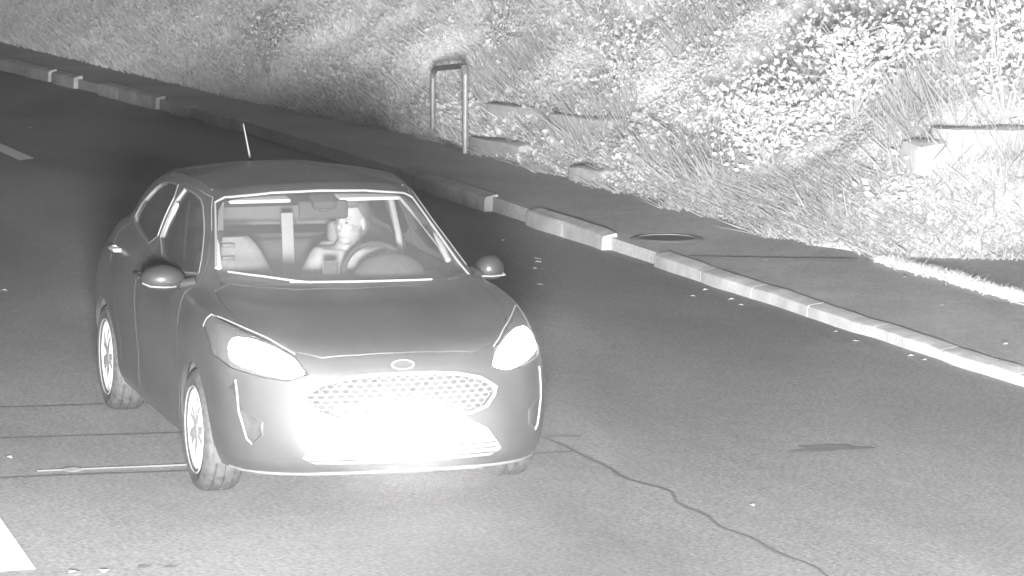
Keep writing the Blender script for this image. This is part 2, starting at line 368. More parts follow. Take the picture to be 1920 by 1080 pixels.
# worn patch and dark oil mark
def blob(name, c, rx, ry, z, m, n=28, jag=.3):
    P = []
    for k in range(n):
        a = 2 * math.pi * k / n; q = 1 + jag * noise.noise(Vector((math.cos(a) * 1.5 + c[0], math.sin(a) * 1.5 + c[1], 4)))
        P.append((c[0] + rx * q * math.cos(a), c[1] + ry * q * math.sin(a)))
    return sheet(name, P, z, m)
M['oil'] = mat('oil_mark', .19, .8, var=.04, scale=3)
blob('oil_patch', (-.2, 2.66), .09, .19, .005, M['oil'], 40, 1.0)
blob('oil_patch', (1.66, -1.43), .03, .03, .005, M['oil'])
blob('oil_patch', (1.70, -1.32), .02, .03, .005, M['oil'])
blob('worn_patch', (-.66, -1.36), .07, .05, .010, M['paint_worn'])
# pavement covers and joints
mb = MB(); ribbon(mb, [(-7.75, 4.72), (-7.4, 5.48), (-7.25, 5.95)], .05, .110, .01); tag(link('pavement_joint', mb.me(), M['seam']), kind='structure')
def cover(c, rx, ry, label):
    t = empty('manhole_cover', (c[0], c[1], .105), label, 'manhole cover')
    m = MB(); m.lathe([(.0, .004), (rx - .04, .004), (rx - .035, .008), (rx - .03, .004)], 40, 'z'); o = m.build('cover_plate', M['iron'], t)
    o.scale = (1, ry / rx, 1)
    m = MB(); m.lathe([(rx - .028, .003), (rx - .026, .012), (rx + .03, .010), (rx + .05, .002)], 40, 'z'); o = m.build('cover_frame', M['galv_dull'], t); o.scale = (1, ry / rx, 1)
cover((-8.95, 4.98), .26, .26, 'round dark manhole cover in the pavement behind the kerb gap')

# bank of vegetation
xs = np.concatenate([np.arange(-110, -34, .8), np.arange(-34, -3.9, .2)]); ys = np.concatenate([np.arange(-4, 4, .5), np.arange(4, 14, .2), np.arange(14, 32, 1.0)])
bk = grid_mesh(xs, ys, bank_z); link('bank', bk, M['soil'], smooth=True); tag(bpy.data.objects['bank'], kind='structure')
def raycam(x, y, z):  # picture fraction, used only to skip what the lens can never see even from the side
    d = Vector((x, y, z)) - CP; w = d.dot(cf); return d.dot(cr) / w, d.dot(cu) / w
def scatter(n, xr, dr, dens=None):
    """points on the bank: x range, depth range into the bank"""
    out = []
    while len(out) < n:
        x = RNG.uniform(*xr, n); y = RNG.uniform(-2, 16, n); d = sd(x, y)
        k = (d > dr[0]) & (d < dr[1])
        if dens is not None: k &= RNG.uniform(0, 1, n) < dens(x, y, d)
        z = bank_z(x, y)
        z = np.maximum(z, .10); X = np.stack([x, y, z], -1)
        D = X - np.array(CP); w = D @ np.array(cf); a = (D @ np.array(cr)) / w; b = (D @ np.array(cu)) / w
        k &= (abs(a) < .215) & (b > -.05) & (b < .12)
        out += X[k].tolist()
    return np.array(out[:n])
def leaves(P, size, height, lean, kind='leaf', asp=.6):
    """one quad-pair leaf (kite folded along the midrib) per point"""
    n = len(P); h = RNG.uniform(0, 1, n) ** .8 * height; base = P.copy(); base[:, 2] += h
    base[:, :2] += RNG.normal(0, .04, (n, 2))
    s = size * RNG.uniform(.5, 1.3, n)
    u = RNG.normal(0, 1, (n, 3)); u[:, 2] *= lean; u /= np.linalg.norm(u, axis=1)[:, None]
    w = RNG.normal(0, 1, (n, 3)); nb = RNG.normal(0, .75, (n, 3)) + np.array([.8, -.5, .35])   # leaves turn their faces out of the bank
    w = np.cross(u, nb); w /= np.linalg.norm(w, axis=1)[:, None]
    nn = np.cross(u, w); s = s[:, None]
    v = np.stack([base, base + u * s * .45 + w * s * asp * .5 + nn * s * .1, base + u * s, base + u * s * .45 - w * s * asp * .5 + nn * s * .1], 1).reshape(-1, 3)
    i = np.arange(n)[:, None] * 4; f = np.concatenate([i + [[0, 1, 2]], i + [[0, 2, 3]]], 0)
    return v, f
def blades(P, hgt, wid, bend=.3):
    n = len(P); h = hgt * RNG.uniform(.4, 1.2, n)[:, None]; a = RNG.normal(math.pi / 2, .7, n)
    w = np.stack([np.cos(a), np.sin(a), 0 * a], 1) * wid; d = RNG.normal(0, bend, (n, 3)); d[:, 2] = 1; 
    v = np.stack([P - w, P + w, P + d * h * [[1, 1, .6]] * .55 + w * .7, P + d * h * [[1.9, 1.9, 1]]], 1).reshape(-1, 3)
    i = np.arange(n)[:, None] * 4; f = np.concatenate([i + [[0, 1, 2]], i + [[0, 2, 3]]], 0); return v, f
def np_mesh(parts):
    vs = []; fs = []; o = 0
    for v, f in parts: vs.append(v); fs.append(f + o); o += len(v)
    v = np.concatenate(vs); f = np.concatenate(fs); me = bpy.data.meshes.new('m')
    me.vertices.add(len(v)); me.vertices.foreach_set('co', v.astype(np.float32).ravel())
    me.loops.add(f.size); me.loops.foreach_set('vertex_index', f.astype(np.int32).ravel())
    me.polygons.add(len(f)); me.polygons.foreach_set('loop_start', np.arange(0, f.size, 3, dtype=np.int32)); me.update(); return me
clump = lambda x, y, d: .5 + .5 * (np.sin(x * 2.1 + 2 * np.sin(y * 1.7)) * np.sin(y * 2.6 + x) > -.45)
# near right: leafy ivy and bramble; left and far: long fine grass
Pi = scatter(300000, (-26, -5), (-.02, 7), clump)
near = Pi[:, 0] + RNG.normal(0, .7, len(Pi)) > -12.5
tag(link('ground_cover', np_mesh([leaves(Pi[near], .03, .07, .9)]), M['leaf_near']), kind='stuff')
ivy = np_mesh([leaves(Pi[~near], .034, .09, .9)])
tag(link('ivy', ivy, M['leaf']), kind='stuff')
patch = lambda x, y, d: 1.0 * (np.sin(x * 1.1 + 3 * np.sin(y * .8 + 1)) * np.sin(y * 1.5 - x * .7) > .15)
Pb = scatter(8000, (-20, -5), (.2, 7), patch)
tag(link('tall_grass', np_mesh([blades(Pb, .34, .007, .25)]), M['leaf_near']), kind='stuff')
Pb = scatter(2500, (-20, -5), (.2, 7), lambda x, y, d: 1.0 * (np.sin(x * 1.7 + 2) * np.sin(y * 1.9 + x * .5) > .3))
tag(link('bramble', np_mesh([leaves(Pb, .075, .3, .6)]), M['leaf2']), kind='stuff')
Pg = scatter(60000, (-90, -17), (-.05, 9))
tag(link('long_grass', np_mesh([blades(Pg, .22, .010, .35)]), M['blade']), kind='stuff')
Pw = scatter(26000, (-70, -15), (.1, 9), clump)
tag(link('weeds', np_mesh([leaves(Pw, .07, .22, 1.2)]), M['leaf2']), kind='stuff')
Pt = scatter(24000, (-24, -6), (-.22, .8), lambda x, y, d: np.clip(1 + (d + .02 + .1 * np.sin(x * 3.3) + .06 * np.sin(x * 9)) * 12, 0, 1))
tag(link('verge_grass', np_mesh([blades(Pt, .12, .008, .6)]), M['leaf_near']), kind='stuff')
# thin grassy strip that runs on along the pavement edge, asphalt behind it
n = 9000; t = RNG.uniform(0, 1, n); x = -7.1 + t * 6.2; y = 6.12 + .02 * np.sin(x * 5) + RNG.normal(0, .045, n)
tag(link('verge_strip', np_mesh([blades(np.stack([x, y, 0 * x + .10], -1), .055, .008, .6)]), M['leaf']), kind='stuff')

def ray_bank(px, py):
    d = cf + cr * ((px - 960) / 5788.4) - cu * ((py - 540) / 5788.4); t = 8.0
    while t < 150:
        X = CP + d * t
        if X.z <= float(bank_z(np.array([X.x]), np.array([X.y]))[0]): break
        t += .05
    return X
# shrubs standing on the bank: (x, y, height, width, leaf size, leaves, label)
def shrub(x, y, H, Wd, ls, n, label, stems=6, name='shrub', lm='leaf2', seed=0):
    R = np.random.default_rng(seed + 11); z = float(bank_z(np.array([x]), np.array([y]))[0]) - .03
    t = empty(name, (x, y, z), label, 'shrub', 'shrubs growing on the bank')
    m = MB(); tips = []
    for k in range(stems):
        a = R.uniform(0, 6.28); rr = R.uniform(.15, .5) * Wd; pts = [Vector((R.normal(0, .04), R.normal(0, .04), 0))]
        for j in range(1, 7):
            f = j / 6; pts.append(Vector((math.cos(a) * rr * f ** 1.3 + R.normal(0, .02), math.sin(a) * rr * f ** 1.3 + R.normal(0, .02), H * f * R.uniform(.93, 1.0))))
        m.tube(pts, [.016 - .002 * j for j in range(7)], 6); tips += pts[2:]
        for j in (2, 3, 4, 5):
            b = pts[j]; e = b + Vector((R.normal(0, .22), R.normal(0, .22), R.uniform(.05, .25))) * Wd; m.tube([b, (b + e) / 2 + Vector((0, 0, .03)), e], [.008, .006, .003], 5); tips += [e, (b + e) / 2, e]
    m.build('stem', M['twig'], t)
    T = np.array([tuple(q) for q in tips]); c = T[R.integers(0, len(T), n)] + R.normal(0, .09 * Wd + .03, (n, 3)); c[:, 2] = np.abs(c[:, 2])
    v, f = leaves(c, ls * .8, .02, 1.0)
    link('foliage', np_mesh([(v, f)]), M[lm], t)
P = ray_bank(1880, 248); shrub(P.x, P.y, 1.5, 1.1, .07, 900, 'open dark-gapped shrub with slender pale stems at the right edge of the photo', 7, seed=1)
P = ray_bank(935, 135); shrub(P.x, P.y, 1.25, .7, .06, 420, 'sparse upright shrub behind and above the hoop handrail', 5, seed=2)
P = ray_bank(1330, 60); shrub(P.x, P.y, 1.1, 1.2, .05, 1400, 'dense rounded shrub high on the bank at the top centre right', 6, seed=3)
P = ray_bank(1440, 330); shrub(P.x, P.y, .8, 1.2, .07, 1500, 'low broad bramble bush on the lower bank above the pavement corner', 8, lm='leaf', seed=4)
P = ray_bank(1600, 235); shrub(P.x, P.y, 1.0, 1.2, .08, 1500, 'bushy leafy shrub halfway up the bank above the pavement corner', 8, lm='leaf', seed=5)
P = ray_bank(1180, 215); shrub(P.x, P.y, 1.0, .8, .06, 800, 'shrub with tall pale stalks in the middle of the bank', 8, lm='leaf', seed=6)
P = ray_bank(500, 150); shrub(P.x, P.y, .9, .9, .06, 500, 'thin shrub among the long grass on the left part of the bank', 9, lm='blade', seed=7)
P = ray_bank(330, 30); shrub(P.x, P.y, 1.2, 1.5, .08, 900, 'far shrub at the top left of the bank', 7, lm='blade', seed=8)
P = ray_bank(1780, 110); shrub(P.x, P.y, 1.2, .9, .07, 900, 'leafy shrub high on the bank left of the open dark-gapped shrub', 6, lm='leaf', seed=9)

# stone blocks half sunk in the bank
def stone(px, py, dims, label, rz=0, seed=0, dz=-.07):
    P = ray_bank(px, py); t = MB(); R = Matrix.Rotation(rz, 3, 'Z')
    me = mesh(*(lambda b: (b.v, b.f))(MB().box((0, 0, dims[2] / 2 - .1), dims)))
    me = rounded(me, min(dims) * .2, 2)
    bm = bmesh.new(); bm.from_mesh(me); bmesh.ops.subdivide_edges(bm, edges=bm.edges[:], cuts=2, use_grid_fill=True)
    for v in bm.verts:
        q = noise.noise_vector(v.co * 3.1 + Vector((seed, 0, 0))); v.co += q * .045
    bm.to_mesh(me); bm.free()
    o = link('stone_block', me, M['stone'], None, True, 45); o.location = (P.x, P.y, P.z + dz); o.rotation_euler = (0, .0, rz)
    tag(o, label, 'stone', 'stone blocks in the bank')
stone(1010, 222, (1.5, .35, .30), 'long sloping grey stone slab on the bank right of the hoop handrail', .35, 1)
stone(1110, 252, (1.1, .35, .36), 'grey stone block on the bank beside the long slab, half hidden by leaves', .3, 2)
stone(945, 292, (1.35, .3, .34), 'low rough stone block at the pavement edge beside the hoop handrail foot', .12, 3)
stone(1120, 338, (.7, .35, .3), 'small stone block in the leaves at the pavement edge', .2, 4)
stone(1850, 280, (.35, .9, .36), 'wide grey stone slab on the bank at the right edge of the photo', .15, 5)
stone(1770, 292, (.35, .7, .3), 'short grey stone slab left of the wide one on the bank', .2, 6)

# hoop handrail at the pavement's back edge
t = empty('handrail', (-18.0, 5.8, .1), 'tubular metal hoop handrail with two uprights at the back of the pavement', 'handrail')
a = Vector((-.95, .03, 0)); b = Vector((1.12, -.20, 0)); H = .82; H2 = .98
def hoop(off):
    pts = [a + off + Vector((0, 0, z)) for z in (-.05, .4, H - .1)] + [a + off + (b - a) * .04 + Vector((0, 0, H - .03))]
    pts += [a + off + (b - a) * k + Vector((0, 0, H + (H2 - H) * k)) for k in (.1, .3, .5, .7, .9)] + [b + off - (b - a) * .04 + Vector((0, 0, H2 - .03))]
    return pts + [b + off + Vector((0, 0, z)) for z in (H2 - .1, .4, -.05)]
hp = hoop(Vector((0, 0, 0)))
MB().tube(hp[:4], .032, 10).build('post', M['galv'], t); MB().tube(hp[-4:], .032, 10).build('post', M['galv'], t)
MB().tube(hp[3:-3], .032, 10).build('rail', M['galv_dull'], t)
MB().tube([a + Vector((0, 0, .06)), b + Vector((0, 0, .06))], .015, 8).build('rail', M['galv_dull'], t)

# pale litter lying about
ls = [(281, 163), (262, 154), (505, 455), (870, 305), (857, 268), (815, 290), (1046, 355), (1048, 330), (1149, 407), (1075, 368), (823, 362), (1768, 573), (1880, 646), (1318, 545), (1364, 562), (1395, 573), (1414, 950), (835, 352), (1305, 556), (940, 452), (1004, 485), (1016, 486), (1002, 492), (1014, 493), (1008, 504), (1018, 505), (1245, 505), (1700, 668), (1560, 622), (1612, 640), (60, 240), (15, 545), (22, 860), (150, 1072), (195, 1075), (1725, 675), (1020, 535), (1700, 520)]  # the tight cluster by the kerb stands in for a group of reflective dots
def at_ground(px, py, z):
    d = cf + cr * ((px - 960) / 5788.4) - cu * ((py - 540) / 5788.4); return CP + d * ((z - CP.z) / d.z)
proto = None
for i, (px, py) in enumerate(ls):
    P = at_ground(px, py, .11);
    if P.y < ky(P.x) + .25: P = at_ground(px, py, .006)
    if proto is None:
        m = MB(); m.add([(0, 0, .002), (.03, .014, .012), (.06, 0, .006), (.03, -.014, .01), (.03, 0, .004)], [(0, 3, 4), (3, 2, 4), (2, 1, 4), (1, 0, 4)])
        o = link('fallen_leaf', m.me(), M['litter']); proto = o
    else: o = proto.copy(); COL.objects.link(o)
    o.location = P; o.rotation_euler = (0, 0, random.uniform(0, 6.28)); k = random.uniform(.5, 1.2); o.scale = (k, k * 1.6, 1)
    tag(o, 'small pale dead leaf lying loose on the asphalt', 'leaf', 'pale fallen leaves on the road and pavement')
# ================================================================= CAR
def catmull(P, n):
    out = []; m = len(P)
    for i in range(1, m - 2):
        p0, p1, p2, p3 = P[i - 1], P[i], P[i + 1], P[i + 2]
        for k in range(n):
            t = k / n; out.append(0.5 * ((2 * p1) + (-p0 + p2) * t + (2 * p0 - 5 * p1 + 4 * p2 - p3) * t * t + (-p0 + 3 * p1 - 3 * p2 + p3) * t ** 3))
    out.append(P[m - 2] * 1.0); return np.array(out)
A = np.array(ROWS, float); FL = np.array([1, -1, 1.])
G = np.swapaxes(catmull(np.swapaxes(np.concatenate([A[:, 1:2] * FL, A, A[:, -2:-1] * FL], 1), 0, 1), 6), 0, 1)
pole = np.array([-1.7, 0, 1.497]); top = np.repeat(pole[None, None], G.shape[1], 1)
H = catmull(np.concatenate([G[0:1] * 2 - G[1:2], G, top, pole * 2 - G[-1:]], 0), 6)[:-1]   # rows x cols x 3
R_, C_, _ = H.shape
full = np.concatenate([H, H[:, -2:0:-1] * FL], 1); CC = full.shape[1]
def surf_faces(base=0, flip=False):
    f = [(base + i * CC + j, base + i * CC + (j + 1) % CC, base + (i + 1) * CC + (j + 1) % CC, base + (i + 1) * CC + j) for i in range(R_ - 1) for j in range(CC)]
    f.append(tuple(base + (R_ - 1) * CC + j for j in range(CC)))
    return [tuple(reversed(q)) for q in f] if flip else f
SV = full.reshape(-1, 3)
sm = mesh(SV.tolist(), surf_faces()); SN = np.array([v.normal for v in sm.vertices])
if SN[R_ // 2 * CC][0] < 0: SN = -SN
SN[-1 * CC:] = (0, 0, 1)
BV = BVHTree.FromPolygons([Vector(v) for v in SV], surf_faces())
def solid(o_out, o_in):
    """closed shell between two offsets of the body surface"""
    a = SV + SN * o_out; b = SV + SN * o_in; n = len(a); fo = surf_faces(0); fi = surf_faces(n, True)
    rim = [(j, n + j, n + (j + 1) % CC, (j + 1) % CC) for j in range(CC)]
    m = mesh(a.tolist() + b.tolist(), fo + fi + rim)
    bm = bmesh.new(); bm.from_mesh(m); bmesh.ops.triangulate(bm, faces=[f for f in bm.faces if len(f.verts) > 4])
    bmesh.ops.recalc_face_normals(bm, faces=bm.faces); bm.to_mesh(m); bm.free(); return m
def front(y, z, off=0.0):
    h = BV.ray_cast(Vector((3, y + 1e-5, z + 1e-5)), Vector((-1, 0, 0))); return (h[0] if h[0] else BV.find_nearest(Vector((.5, y, z)))[0]) + Vector((1, 0, 0)) * off
def side(x, z, s, off=0.0):
    h = BV.ray_cast(Vector((x, 3 * s, z)), Vector((0, -s, 0))); return (h[0] if h[0] else BV.find_nearest(Vector((x, s, z)))[0]) + Vector((0, s, 0)) * off
def above(x, y, off=0.0):
    h = BV.ray_cast(Vector((x, y, 3)), Vector((0, 0, -1))); return h[0] + Vector((0, 0, 1)) * off if h[0] else None
def dens(poly, closed=True, step=.04):
    out = []; n = len(poly)
    for i in range(n if closed else n - 1):
        a = poly[i]; b = poly[(i + 1) % n]; k = max(1, int(math.dist(a, b) / step))
        out += [(a[0] + (b[0] - a[0]) * j / k, a[1] + (b[1] - a[1]) * j / k) for j in range(k)]
    if not closed: out.append(poly[-1])
    return out
def join(ms):
    v = []; f = []
    for m in ms:
        n = len(v); v += [tuple(a.co) for a in m.vertices]; f += [tuple(n + i for i in p.vertices) for p in m.polygons]
    return mesh(v, f)
sgn = lambda poly, s: [(a * s, b) for a, b in poly]

# outlines, in metres on the car
WS = smooth_poly(mirror_poly([(0, 1.392), (.25, 1.387), (.43, 1.372), (.525, 1.345), (.597, 1.18), (.665, 1.01), (.58, .992), (.3, 1.003), (0, 1.006)]), 1)
RW = smooth_poly(mirror_poly([(0, 1.36), (.42, 1.34), (.50, 1.16), (.46, 1.11), (0, 1.10)]), 1)
HL = [(.455, .685), (.50, .765), (.60, .825), (.70, .865), (.79, .905), (.83, .87), (.835, .74), (.78, .695), (.66, .665), (.55, .652)]
LENS = [(.465, .687), (.51, .757), (.59, .803), (.67, .830), (.74, .832), (.772, .80), (.782, .735), (.745, .712), (.64, .678), (.55, .662)]
GR = mirror_poly([(0, .682), (.15, .680), (.28, .668), (.40, .640), (.478, .592), (.465, .555), (.42, .505), (.34, .480), (.15, .470), (0, .468)])
INT = mirror_poly([(0, .462), (.30, .456), (.42, .40), (.48, .322), (.50, .29), (.44, .262), (0, .255)])  # reaches up behind the plate so the painted glow covers more
FOG = [(.765, .645), (.80, .60), (.745, .50), (.675, .455), (.672, .40), (.71, .345), (.735, .36), (.762, .50)]
HOOD = [(.755, 0), (.75, .20), (.728, .38), (.66, .50), (.52, .60), (.36, .665), (.15, .705), (-.10, .705), (-.27, .69), (-.275, .62), (-.17, .50), (-.08, .3), (-.05, 0)]
HOOD = HOOD + [(a, -b) for a, b in reversed(HOOD) if b > 1e-6]; HOOD = list(dict.fromkeys(HOOD))
FD = [(-.42, .27), (-.36, .50), (-.37, .80), (-.43, .965), (-.56, 1.095), (-.76, 1.222), (-1.02, 1.368), (-1.20, 1.394), (-1.50, 1.403), (-1.515, .9), (-1.50, .27)]
RD = [(-1.53, .27), (-1.545, .9), (-1.53, 1.403), (-1.95, 1.39), (-2.22, 1.355), (-2.45, 1.22), (-2.52, 1.12), (-2.33, .88), (-2.15, .72), (-2.06, .5), (-2.02, .27)]
FW = [(-.52, 1.012), (-.64, 1.10), (-.82, 1.215), (-1.06, 1.34), (-1.22, 1.366), (-1.465, 1.374), (-1.475, 1.045)]
RWN = [(-1.565, 1.05), (-1.56, 1.374), (-1.93, 1.36), (-2.17, 1.322), (-2.37, 1.20), (-2.42, 1.13), (-2.30, 1.10)]
def arch(x, s, r):
    m = MB(); n = 40; pts = [(x + r * math.cos(2 * math.pi * k / n), .31 + r * math.sin(2 * math.pi * k / n)) for k in range(n)]
    return prism(pts, 'y', .55 * s, 1.1 * s) if s > 0 else prism(pts, 'y', 1.1 * s, .55 * s)
def yext(s): return (.35 * s, 1.2 * s) if s > 0 else (1.2 * s, .35 * s)
archs = [arch(x, s, .348) for x in (0, -2.493) for s in (-1, 1)]
SH = lambda: solid(0, -.028)
cut = [prism(WS, 'x', -1.35, .4), prism(RW, 'x', -3.4, -2.2), prism(HOOD, 'z', .55, 1.2), prism(GR, 'x', .4, 1.2), prism(INT, 'x', .4, 1.2)]
for s in (-1, 1):
    cut += [prism(sgn(HL, s), 'x', .1, 1.1), prism(FD, 'y', *yext(s)), prism(RD, 'y', *yext(s)), prism(sgn(FOG, s), 'x', .3, 1.1)]
car = empty('hatchback_car', (0, 0, 0), 'dark hatchback with blazing white headlights driving towards the camera, a driver at the wheel', 'car')
def inner_mat(o):
    """second slot for faces turned inwards"""
    o.data.materials.append(M['trim_in'])
    for p in o.data.polygons:
        c = p.center; h = BV.find_nearest(c)
        if h[3] is not None and h[3] > .02: p.material_index = 1
    return o
body = inner_mat(link('body', boolean(SH(), cut[:5] + archs + cut[5:], 'DIFFERENCE'), M['car'], car, True, 40))
hp_ = [prism(sgn(HL, s), 'x', .1, 1.1) for s in (-1, 1)]
hm = boolean(boolean(solid(.001, -.02), [prism(grow(HOOD, -.005), 'z', .56, 1.15)], 'INTERSECT'), hp_, 'DIFFERENCE')
link('bonnet', hm, M['car'], car, True, 40)
for s in (-1, 1):
    for nm, poly, win in (('front_door', FD, FW), ('rear_door', RD, RWN)):
        d = boolean(solid(0, -.035), [prism(grow(poly, -.002), 'y', *(.36 * s, 1.18 * s) if s > 0 else (1.18 * s, .36 * s))], 'INTERSECT')
        d = boolean(d, [prism(smooth_poly(win, 1), 'y', *yext(s))] + [arch(-2.493, s, .348)], 'DIFFERENCE')
        do = inner_mat(link('door', d, M['car'], car, True, 40))
        g = boolean(solid(-.008, -.013), [prism(grow(smooth_poly(win, 1), .012), 'y', *(.37 * s, 1.15 * s) if s > 0 else (1.15 * s, .37 * s))], 'INTERSECT')
        link('window_pane', g, M['glass_side'], do, True, 60)
        # pale window surround
        pts = [side(x, z, s, .002) for x, z in dens(smooth_poly(grow(win, .008), 1), True, .05)]
        MB().tube(pts, .0035, 6, closed=True).build('window_seal', M['wseal'], do)
        hx, hz = ((-1.36, .915) if nm == 'front_door' else (-2.22, .965)); b = side(hx, hz, s)
        m = MB().tube([b + Vector((-.09, 0, 0)), b + Vector((-.08, .035 * s, 0)), b + Vector((0, .042 * s, .003)), b + Vector((.08, .035 * s, 0)), b + Vector((.09, 0, 0))], .012, 8)
        m.build('door_handle', M['chrome'] if nm == 'rear_door' else M['car'], do)
link('windscreen', boolean(solid(-.006, -.010), [prism(grow(WS, .015), 'x', -1.34, .39)], 'INTERSECT'), M['glass'], car, True, 60)
link('rear_window', boolean(solid(-.006, -.010), [prism(grow(RW, .015), 'x', -3.4, -2.2)], 'INTERSECT'), M['glass_side'], car, True, 60)
# thin bright lines round the windscreen and along the roof
def front_tube(name, poly, r, m, par, off=.002, closed=False, n=6): return MB().tube([front(y, z, off) for y, z in dens(poly, closed, .03)], r, n, closed=closed).build(name, m, par)
front_tube('windscreen_seal', [(-.645, 1.06), (-.575, 1.25), (-.54, 1.345), (-.49, 1.372), (-.42, 1.382), (-.25, 1.399), (0, 1.405), (.25, 1.399), (.42, 1.382), (.49, 1.372), (.54, 1.345), (.575, 1.25), (.645, 1.06), (.675, 1.0)], .0075, M['seal'], car)
for s in (-1, 1):
    pts = [above(x, y * s, .002) for x, y in [(-1.10, .525), (-1.3, .548), (-1.6, .552), (-1.9, .545), (-2.2, .535), (-2.4, .515)]]
    MB().tube(pts, .005, 6).build('roof_seam', M['plastic'], car)
# headlamps
for s in (-1, 1):
    hl = link('headlight', boolean(solid(-.002, -.010), [prism(grow(sgn(HL, s), -.004), 'x', .1, 1.1)], 'INTERSECT'), M['lampclear'], car, True, 50)
    tag(hl, 'bright lit headlight with swept-back clear tip')
    link('lamp_lens', boolean(solid(.004, -.001), [prism(smooth_poly(sgn(LENS, s), 1), 'x', .1, 1.1)], 'INTERSECT'), M['lamp'], hl, True, 50)
    MB().tube([front(y * s, z, .004) for y, z in dens([(.50, .775), (.60, .835), (.70, .875), (.77, .90)], False)], .004, 6).build('lamp_strip', M['chrome'], hl)
    # fog lamp corner with its bright blade
    fb = link('bumper_vent', boolean(solid(-.015, -.035), [prism(grow(sgn(FOG, s), .012), 'x', .3, 1.1)], 'INTERSECT'), M['plastic'], car, True, 50)
    MB().tube([front(y * s, z, .004) for y, z in dens([(.770, .645), (.765, .50), (.735, .37), (.712, .345)], False)], .005, 6).build('vent_blade', M['chrome'], fb)
    MB().tube([front(y * s, z, .003) for y, z in dens([(.712, .345), (.672, .395), (.672, .455), (.73, .50)], False)], .006, 6).build('vent_rim', M['car'], fb)
# grille: hexagon mesh of little bars behind a bright frame
gr = link('grille', boolean(solid(-.05, -.06), [prism(grow(GR, .02), 'x', .4, 1.2)], 'INTERSECT'), M['plastic'], car, True, 50)
front_tube('grille_frame', GR, .009, M['chrome'], gr, .003, True, 8)
def inside(p, poly):
    c = False; n = len(poly)
    for i in range(n):
        a = poly[i]; b = poly[i - 1]
        if (a[1] > p[1]) != (b[1] > p[1]) and p[0] < (b[0] - a[0]) * (p[1] - a[1]) / (b[1] - a[1]) + a[0]: c = not c
    return c
m = MB(); hw = .047; hh = .030
for i in range(-12, 13):
    for j in range(0, 10):
        cy = i * hw + (j % 2) * hw / 2; cz = .46 + j * hh * .80
        if not inside((cy, cz), grow(GR, -.006)): continue
        hexa = [(cy + dx * hw * .46, cz + dz * hh * .5) for dx, dz in ((-1, 0), (-.45, .8), (.45, .8), (1, 0), (.45, -.8), (-.45, -.8))]
        if all(inside(q, GR) for q in hexa): m.tube([front(y, z, -.018) for y, z in hexa], .0045, 5, closed=True)
m.build('grille_mesh', M['mesh_grille'], gr)
# lower intake
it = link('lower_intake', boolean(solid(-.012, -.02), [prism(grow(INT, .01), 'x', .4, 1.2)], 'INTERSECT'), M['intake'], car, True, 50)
for z in (.278, .303, .328): front_tube('slat', [(-.465, z), (.465, z)], .0045, M['plastic'], it, -.004)
front_tube('bumper_lip', [(-.775, .205), (-.70, .20), (-.5, .205), (0, .21), (.5, .205), (.70, .20), (.775, .205)], .007, M['wseal'], car, .004)
# badge and number plate
b = front(0, .722, .004); bd = MB(); bd.lathe([(0, .004), (.030, .006), (.032, 0)], 32, 'x'); bo = bd.build('badge', M['car'], car); bo.location = b; bo.scale = (1, 1.75, .75); bo.rotation_euler = (0, -.42, 0)
m = MB(); m.tube([(0.006, .031 * math.cos(a), .031 * math.sin(a)) for a in [2 * math.pi * k / 28 for k in range(28)]], .003, 6, closed=True)
m.build('badge_rim', M['chrome'], bo)
pb = front(0, .41).x
me = rounded(mesh(*(lambda q: (q.v, q.f))(MB().box((pb + .012, 0, .408), (.012, .52, .112)))), .004, 2); pl = link('number_plate', me, M['plate'], car, True, 40)
me = rounded(mesh(*(lambda q: (q.v, q.f))(MB().box((pb + .002, 0, .408), (.02, .55, .132)))), .005, 2); link('plate_holder', me, M['intake'], car, True, 40)  # pale like the intake, continuing the painted plate glow
# bonnet creases: two soft raised ribs
# mirrors
for s in (-1, 1):
    m = MB(); R = Matrix.Rotation(.12 * s, 3, 'Z')
    my, mw = (.905, .118) if s < 0 else (.85, .078)
    m.ball((-.55, my * s, 1.0), (.075, mw, .074), 14, R)
    me = m.me()
    bm = bmesh.new(); bm.from_mesh(me)
    for v in bm.verts:
        if v.co.x < -.575: v.co.x = -.575 - (-.575 - v.co.x) * .15
        if v.co.z < .95: v.co.z = .95 - (.95 - v.co.z) * .5
    bm.to_mesh(me); bm.free()
    mo = link('door_mirror', me, M['mirror_cap'], car, True, 50)
    MB().tube([side(-.50, .985, s, -.01), Vector((-.52, .80 * s, .975)), Vector((-.54, .84 * s, .975))], [.035, .028, .025], 10).build('mirror_arm', M['mirror_cap'], mo)
    m = MB().ball((-.592, my * s, 1.0), (.006, mw - .02, .056), 12); m.build('mirror_glass', M['chrome'], mo)
    MB().tube([(-.492, (my - .06) * s, .968), (-.482, my * s, .966), (-.495, (my + .07) * s, .97), (-.53, (my + mw - .012) * s, .985)], .005, 8).build('indicator', M['blade_trim'], mo)
